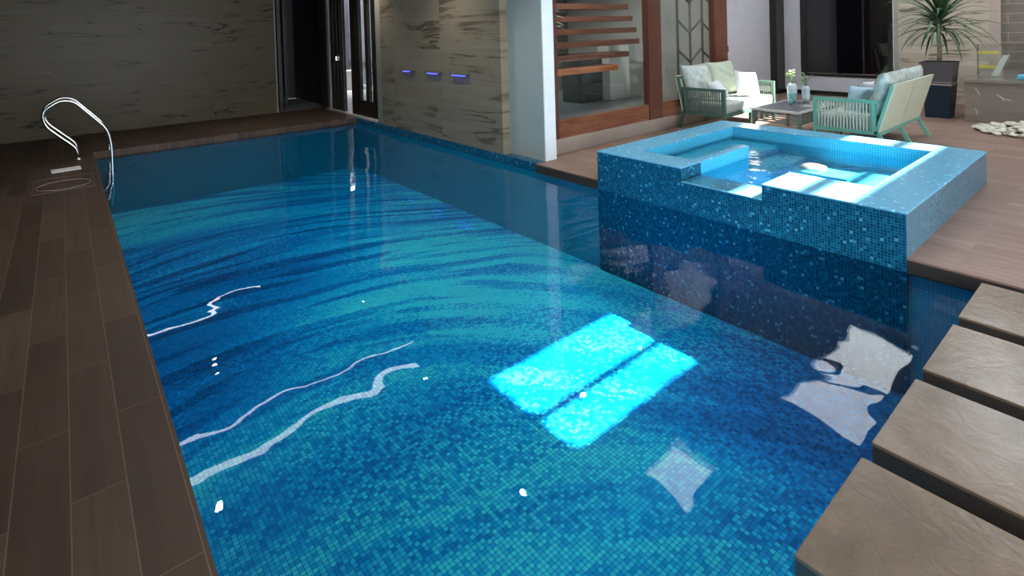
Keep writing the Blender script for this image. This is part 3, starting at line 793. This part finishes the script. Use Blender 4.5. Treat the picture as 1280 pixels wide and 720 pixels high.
def vase(x, y, hgt, r, label, mat, flowers):
    t = thing('vase', label, 'vase', (x, y, TZ + .0005), 0, 'vases on the coffee table')
    MB().lathe([(r * .62, 0), (r * .8, hgt * .2), (r * .98, hgt * .55), (r, hgt * .78), (r * .86, hgt * .94), (r * .6, hgt), (r * .5, hgt), (r * .5, hgt * .9)], n=24).build('body', mat, t, True)
    mb = MB(); mb.lathe([(r * .66, hgt * .03), (r * .84, hgt * .2), (r * .99, hgt * .5), (r * .93, hgt * .5)], n=24).build('lower_glaze', flowers, t, True)
    mb = MB(); pt = MB(); rn = random.Random(int(x * 100))
    for k in range(11):
        a = rn.uniform(0, 6.28); ln = rn.uniform(.09, .2); rr = rn.uniform(.02, .10)
        tip = (rr * math.cos(a), rr * math.sin(a), hgt + ln)
        mb.tube([(0, 0, hgt * .92), (rr * .4 * math.cos(a), rr * .4 * math.sin(a), hgt + ln * .5), tip], .0025, 4)
        for q in range(5):
            a2 = rn.uniform(0, 6.28); arching_leaf(mb.bm, Vector(tip) * .9 + Vector((0, 0, hgt * .08 - .01 * q)), a2, rn.uniform(-.2, .9), .045, .009, .5, 3)
        if k % 3 == 0:
            for q in range(5):
                arching_leaf(pt.bm, tip, q * 1.256, .5, .022, .010, .3, 2)
    mb.build('foliage', 'small_leaf', t); pt.build('blossom', 'petal', t)
vase(8.30, 3.56, .285, .068, 'larger round-shouldered pale blue vase with a teal base on the table', 'vase_white', 'vase_teal')
vase(8.38, 3.40, .25, .055, 'smaller slim pale blue vase on the table', 'vase_white', 'vase_white')
t = thing('drinking_glass', 'small clear tumbler before the larger vase', 'glass', (8.10, 3.50, TZ + .0005))
MB().lathe([(.022, 0), (.03, .075), (.028, .075), (.020, .006)], n=18).build('cup', 'vase_teal', t, True)
for k, (x, y, a) in enumerate(((8.22, 3.20, 12), (8.42, 3.24, -6), (8.05, 3.22, 4))):
    t = thing('magazine', ['dark-striped magazine at the table edge nearest the mint sofa arm', 'second magazine behind the striped one on the table', 'thin magazine lying closest to the hot tub on the table'][k], 'magazine', (x, y, TZ + .0005), R(a), 'magazines on the coffee table')
    MB().box(-.11, .11, -.08, .08, 0, .012, .001).build('pages', 'paper', t)
    mb = MB()
    for q in range(3): mb.box(-.10 + .07 * q, -.06 + .07 * q, -.075, .075, .0121, .0128)
    mb.build('printed_stripes', 'ink', t)

# planter with dragon tree
pl = thing('potted_dragon_tree', 'tall tapered two-tone planter with a spiky-leaved dragon tree', 'potted plant', (10.86, 2.36, 0))
def taper(mb, z0, w0, z1, w1, t0=0):
    mb.hexa([(-w0, -w0, z0), (w0, -w0, z0), (w0, w0, z0), (-w0, w0, z0), (-w1, -w1, z1), (w1, -w1, z1), (w1, w1, z1), (-w1, w1, z1)])
mb = MB(); taper(mb, 0, .155, .52, .190); mb.build('planter_base', 'planter_navy', pl)
mb = MB(); taper(mb, .5205, .200, .54, .200); taper(mb, .562, .19, .5705, .19); mb.build('metal_band', 'planter_band', pl)
mb = MB(); taper(mb, .541, .18, .5615, .18); taper(mb, .571, .190, .86, .212); mb.build('planter_top', 'planter_grey', pl)
mb = MB(); taper(mb, .8605, .222, .885, .224); mb.build('planter_rim', 'planter_grey', pl)
mb = MB(); taper(mb, .8855, .20, .892, .20); mb.build('soil', 'soil', pl)
MB().tube([(0, 0, .88), (.012, -.01, 1.05), (-.004, .004, 1.25), (0, 0, 1.68)], [.036, .030, .028, .032], 10).build('trunk', 'bark', pl, True)
mb = MB()
for k in range(120):
    a = k * 2.39996 + random.uniform(-.2, .2); f = k / 119
    tl = .02 + 1.35 * f + random.uniform(-.15, .15)
    arching_leaf(mb.bm, (0, 0, 1.36 + .34 * f), a, min(tl, 1.45), random.uniform(.58, .92), random.uniform(.014, .022), random.uniform(.6, 1.6) * (1.1 - .55 * f), 9)
mb.build('foliage', 'leaf', pl)

# counter
ct = thing('stone_counter', 'brown-grey marble counter with white veins beside the pebbles', 'counter', (10.6, 2.0, 0))
MB().box(0, 1.9, -2.6, 0, 0.0005, .60, .004).build('body', 'counter_marble', ct)
MB().box(-.04, 1.9, -2.64, .06, .601, .645, .004).build('top_slab', 'counter_marble', ct)
rn = random.Random(4)
for (y, z, dy, dz) in ((-.12, .53, -.07, -.12), (-.36, .45, -.10, -.10), (-.40, .40, -.14, -.05), (-.13, .22, -.03, -.12), (-.75, .5, -.12, -.2)):
    p = Vector((-.0012, y, z)); pts = [p + Vector((0, dy * q / 4 + rn.uniform(-.01, .01), dz * q / 4 + rn.uniform(-.01, .01))) for q in range(5)]
    MB().tube(pts, [.001, .0035, .003, .004, .001], 4).build('white_vein', 'paper', ct)
t = thing('glass_screen', 'upright clear glass sheet with yellow tape on the stone counter', 'glass screen', (11.0, 1.9, .6455))
MB().box(-.004, .004, -1.2, 0, 0, .52).build('sheet', 'clear_glass', t)
MB().box(-.008, .008, .0005, .012, 0, .52).build('edge_strip', 'charcoal_metal', t)
MB().box(-.0065, -.0045, -.24, 0, .37, .41).build('tape_stripe', 'yellow_tape', t)
MB().box(-.0065, -.0045, -.20, 0, .15, .19).build('tape_stripe', 'yellow_tape', t)
o = MB().hexa([(0, .0, 0), (.03, .0, 0), (.03, .09, 0), (0, .09, 0), (0, -.13, .33), (.03, -.13, .33), (.03, -.06, .33), (0, -.06, .33)]).build('leaning_tile', 'paper'); o.location = (11.35, 1.72, .646)
tag(o, 'narrow white stone offcut leaning on the counter behind the glass', 'tile')
o = MB().box(0, .18, -.25, 0, 0, .07, .02).build('plastic_box', 'cyan_plastic'); o.location = (10.80, 1.43, .646)
tag(o, 'small light blue plastic box on the counter at the photo edge', 'box')

# pebble heap: each stone its own object
peb = []
for k in range(7):
    mb = MB(); bmesh.ops.create_icosphere(mb.bm, subdivisions=2, radius=1)
    rn = random.Random(k); fx, fy, fz = rn.uniform(1.5, 3), rn.uniform(1.5, 3), rn.uniform(1, 3)
    for v in mb.bm.verts:
        d_ = 1 + .14 * math.sin(fx * v.co.x * 2 + k) * math.cos(fy * v.co.y * 2) ; v.co *= d_
        v.co = Vector((v.co.x * .055, v.co.y * .036, v.co.z * .015))
    o = mb.build('pebble', 'pebble', None, True); peb.append(o)
placed = []
rn = random.Random(12); n = 0
cxp, cyp = 10.0, 1.0
def heap_h(x, y):
    q = math.hypot((x - cxp) / .60, (y - cyp) / .80)
    return .13 * max(0, 1 - q * q)
for k in range(260):
    q = math.sqrt(rn.random()) ; a = rn.uniform(-.35, 3.5)
    x = cxp + .56 * q * math.cos(a); y = cyp + .76 * q * math.sin(a)
    if x > 10.5: x = 10.5 - rn.uniform(0, .1)
    src = peb[k % 7]
    o = src if k < 7 else src.copy()
    if k >= 7: col.objects.link(o)
    o.location = (x, y, .014 + heap_h(x, y) * (rn.random() ** .6))
    o.rotation_euler = (rn.uniform(-.25, .25), rn.uniform(-.25, .25), rn.uniform(0, 6.28)); s_ = rn.uniform(.9, 1.4); o.scale = (s_, s_, s_)
    tag(o, 'flat pale beach pebble in the heap on the deck beside the stone counter', 'pebble', 'pebbles heaped beside the counter')

# ------------------------------------------------------------------ light
sun_dir = Vector((-.53, .70, -1.0)).normalized()
for x, y in ((6.0, 5.7), (7.6, 5.9), (6.4, 7.8)):
    t = thing('house_fill_light', 'unseen fill lamp added in the ceiling above the stair', 'downlight', (x, y, ZC - .001), 0, 'fill lamps added in the house')
    MB().lathe([(.05, -.006), (.05, 0), (.02, 0)], n=16).build('trim_ring', 'white_strip', t)
    sl = bpy.data.lights.new('house_fill_lamp', 'SPOT'); sl.energy = 260; sl.spot_size = R(120); sl.spot_blend = .8; sl.shadow_soft_size = .05; sl.color = (1, .95, .88)  # added spots that brighten the stair behind the glass
    sl_o = bpy.data.objects.new('house_fill_lamp', sl); col.objects.link(sl_o); sl_o.location = (x, y, ZC - .03)
for x, y in ((3.57, 6.37), (3.53, 4.31), (1.08, 6.22), (1.55, 8.72), (3.88, 9.15), (3.55, 2.2), (1.08, 4.2)):
    sl = bpy.data.lights.new('downlight_lamp', 'SPOT'); sl.energy = 75; sl.spot_size = R(110); sl.spot_blend = .8; sl.shadow_soft_size = .03; sl.color = (1, .96, .90)
    sl_o = bpy.data.objects.new('downlight_lamp', sl); col.objects.link(sl_o); sl_o.location = (x, y, ZP - .03)
L = bpy.data.lights.new('sun', 'SUN'); L.energy = 55; L.angle = R(1.0); L.color = (1.0, .95, .88)
so = bpy.data.objects.new('sun', L); col.objects.link(so); so.rotation_euler = sun_dir.to_track_quat('-Z', 'Y').to_euler()
w = bpy.data.worlds.new('World'); sc.world = w; w.use_nodes = True
nt = w.node_tree; nt.nodes.clear(); g = G(nt)
o_ = g.n('OutputWorld'); b = g.n('Background'); b.inputs[0].default_value = (.90, .95, 1.0, 1); b.inputs[1].default_value = 11
g.link(b.outputs[0], o_.inputs[0])

# ------------------------------------------------------------------ camera
def camera():
    yaw, pit, rol = 0.69091977, 0.01961919, 0.029502
    f, cx, cy = 680.54, 639.14, 50.55
    fw = Vector((math.sin(yaw) * math.cos(pit), math.cos(yaw) * math.cos(pit), -math.sin(pit)))
    r = Vector((math.cos(yaw), -math.sin(yaw), 0)); d = fw.cross(r)
    c, s = math.cos(rol), math.sin(rol)
    r2 = c * r + s * d; d2 = -s * r + c * d
    cam = bpy.data.cameras.new('camera'); co = bpy.data.objects.new('camera', cam); col.objects.link(co)
    m = Matrix((r2, -d2, -fw)).transposed().to_4x4(); m.translation = (0, 0, 1.6)
    co.matrix_world = m
    cam.sensor_fit = 'HORIZONTAL'; cam.sensor_width = 36; cam.lens = f / 1280 * 36
    cam.shift_x = -(cx - 640) / 1280; cam.shift_y = (cy - 360) / 1280
    cam.clip_start = .05; cam.clip_end = 200
    sc.camera = co
camera()
sc.view_settings.view_transform = 'Standard'; sc.view_settings.look = 'None'; sc.view_settings.gamma = 1
sc.view_settings.use_curve_mapping = False; sc.view_settings.exposure = 0.0
sc.cycles.use_denoising = True
sc.cycles.max_bounces = 10; sc.cycles.diffuse_bounces = 6; sc.cycles.glossy_bounces = 4; sc.cycles.transparent_max_bounces = 12
sc.cycles.caustics_reflective = False; sc.cycles.caustics_refractive = False
sc.cycles.sample_clamp_indirect = 6
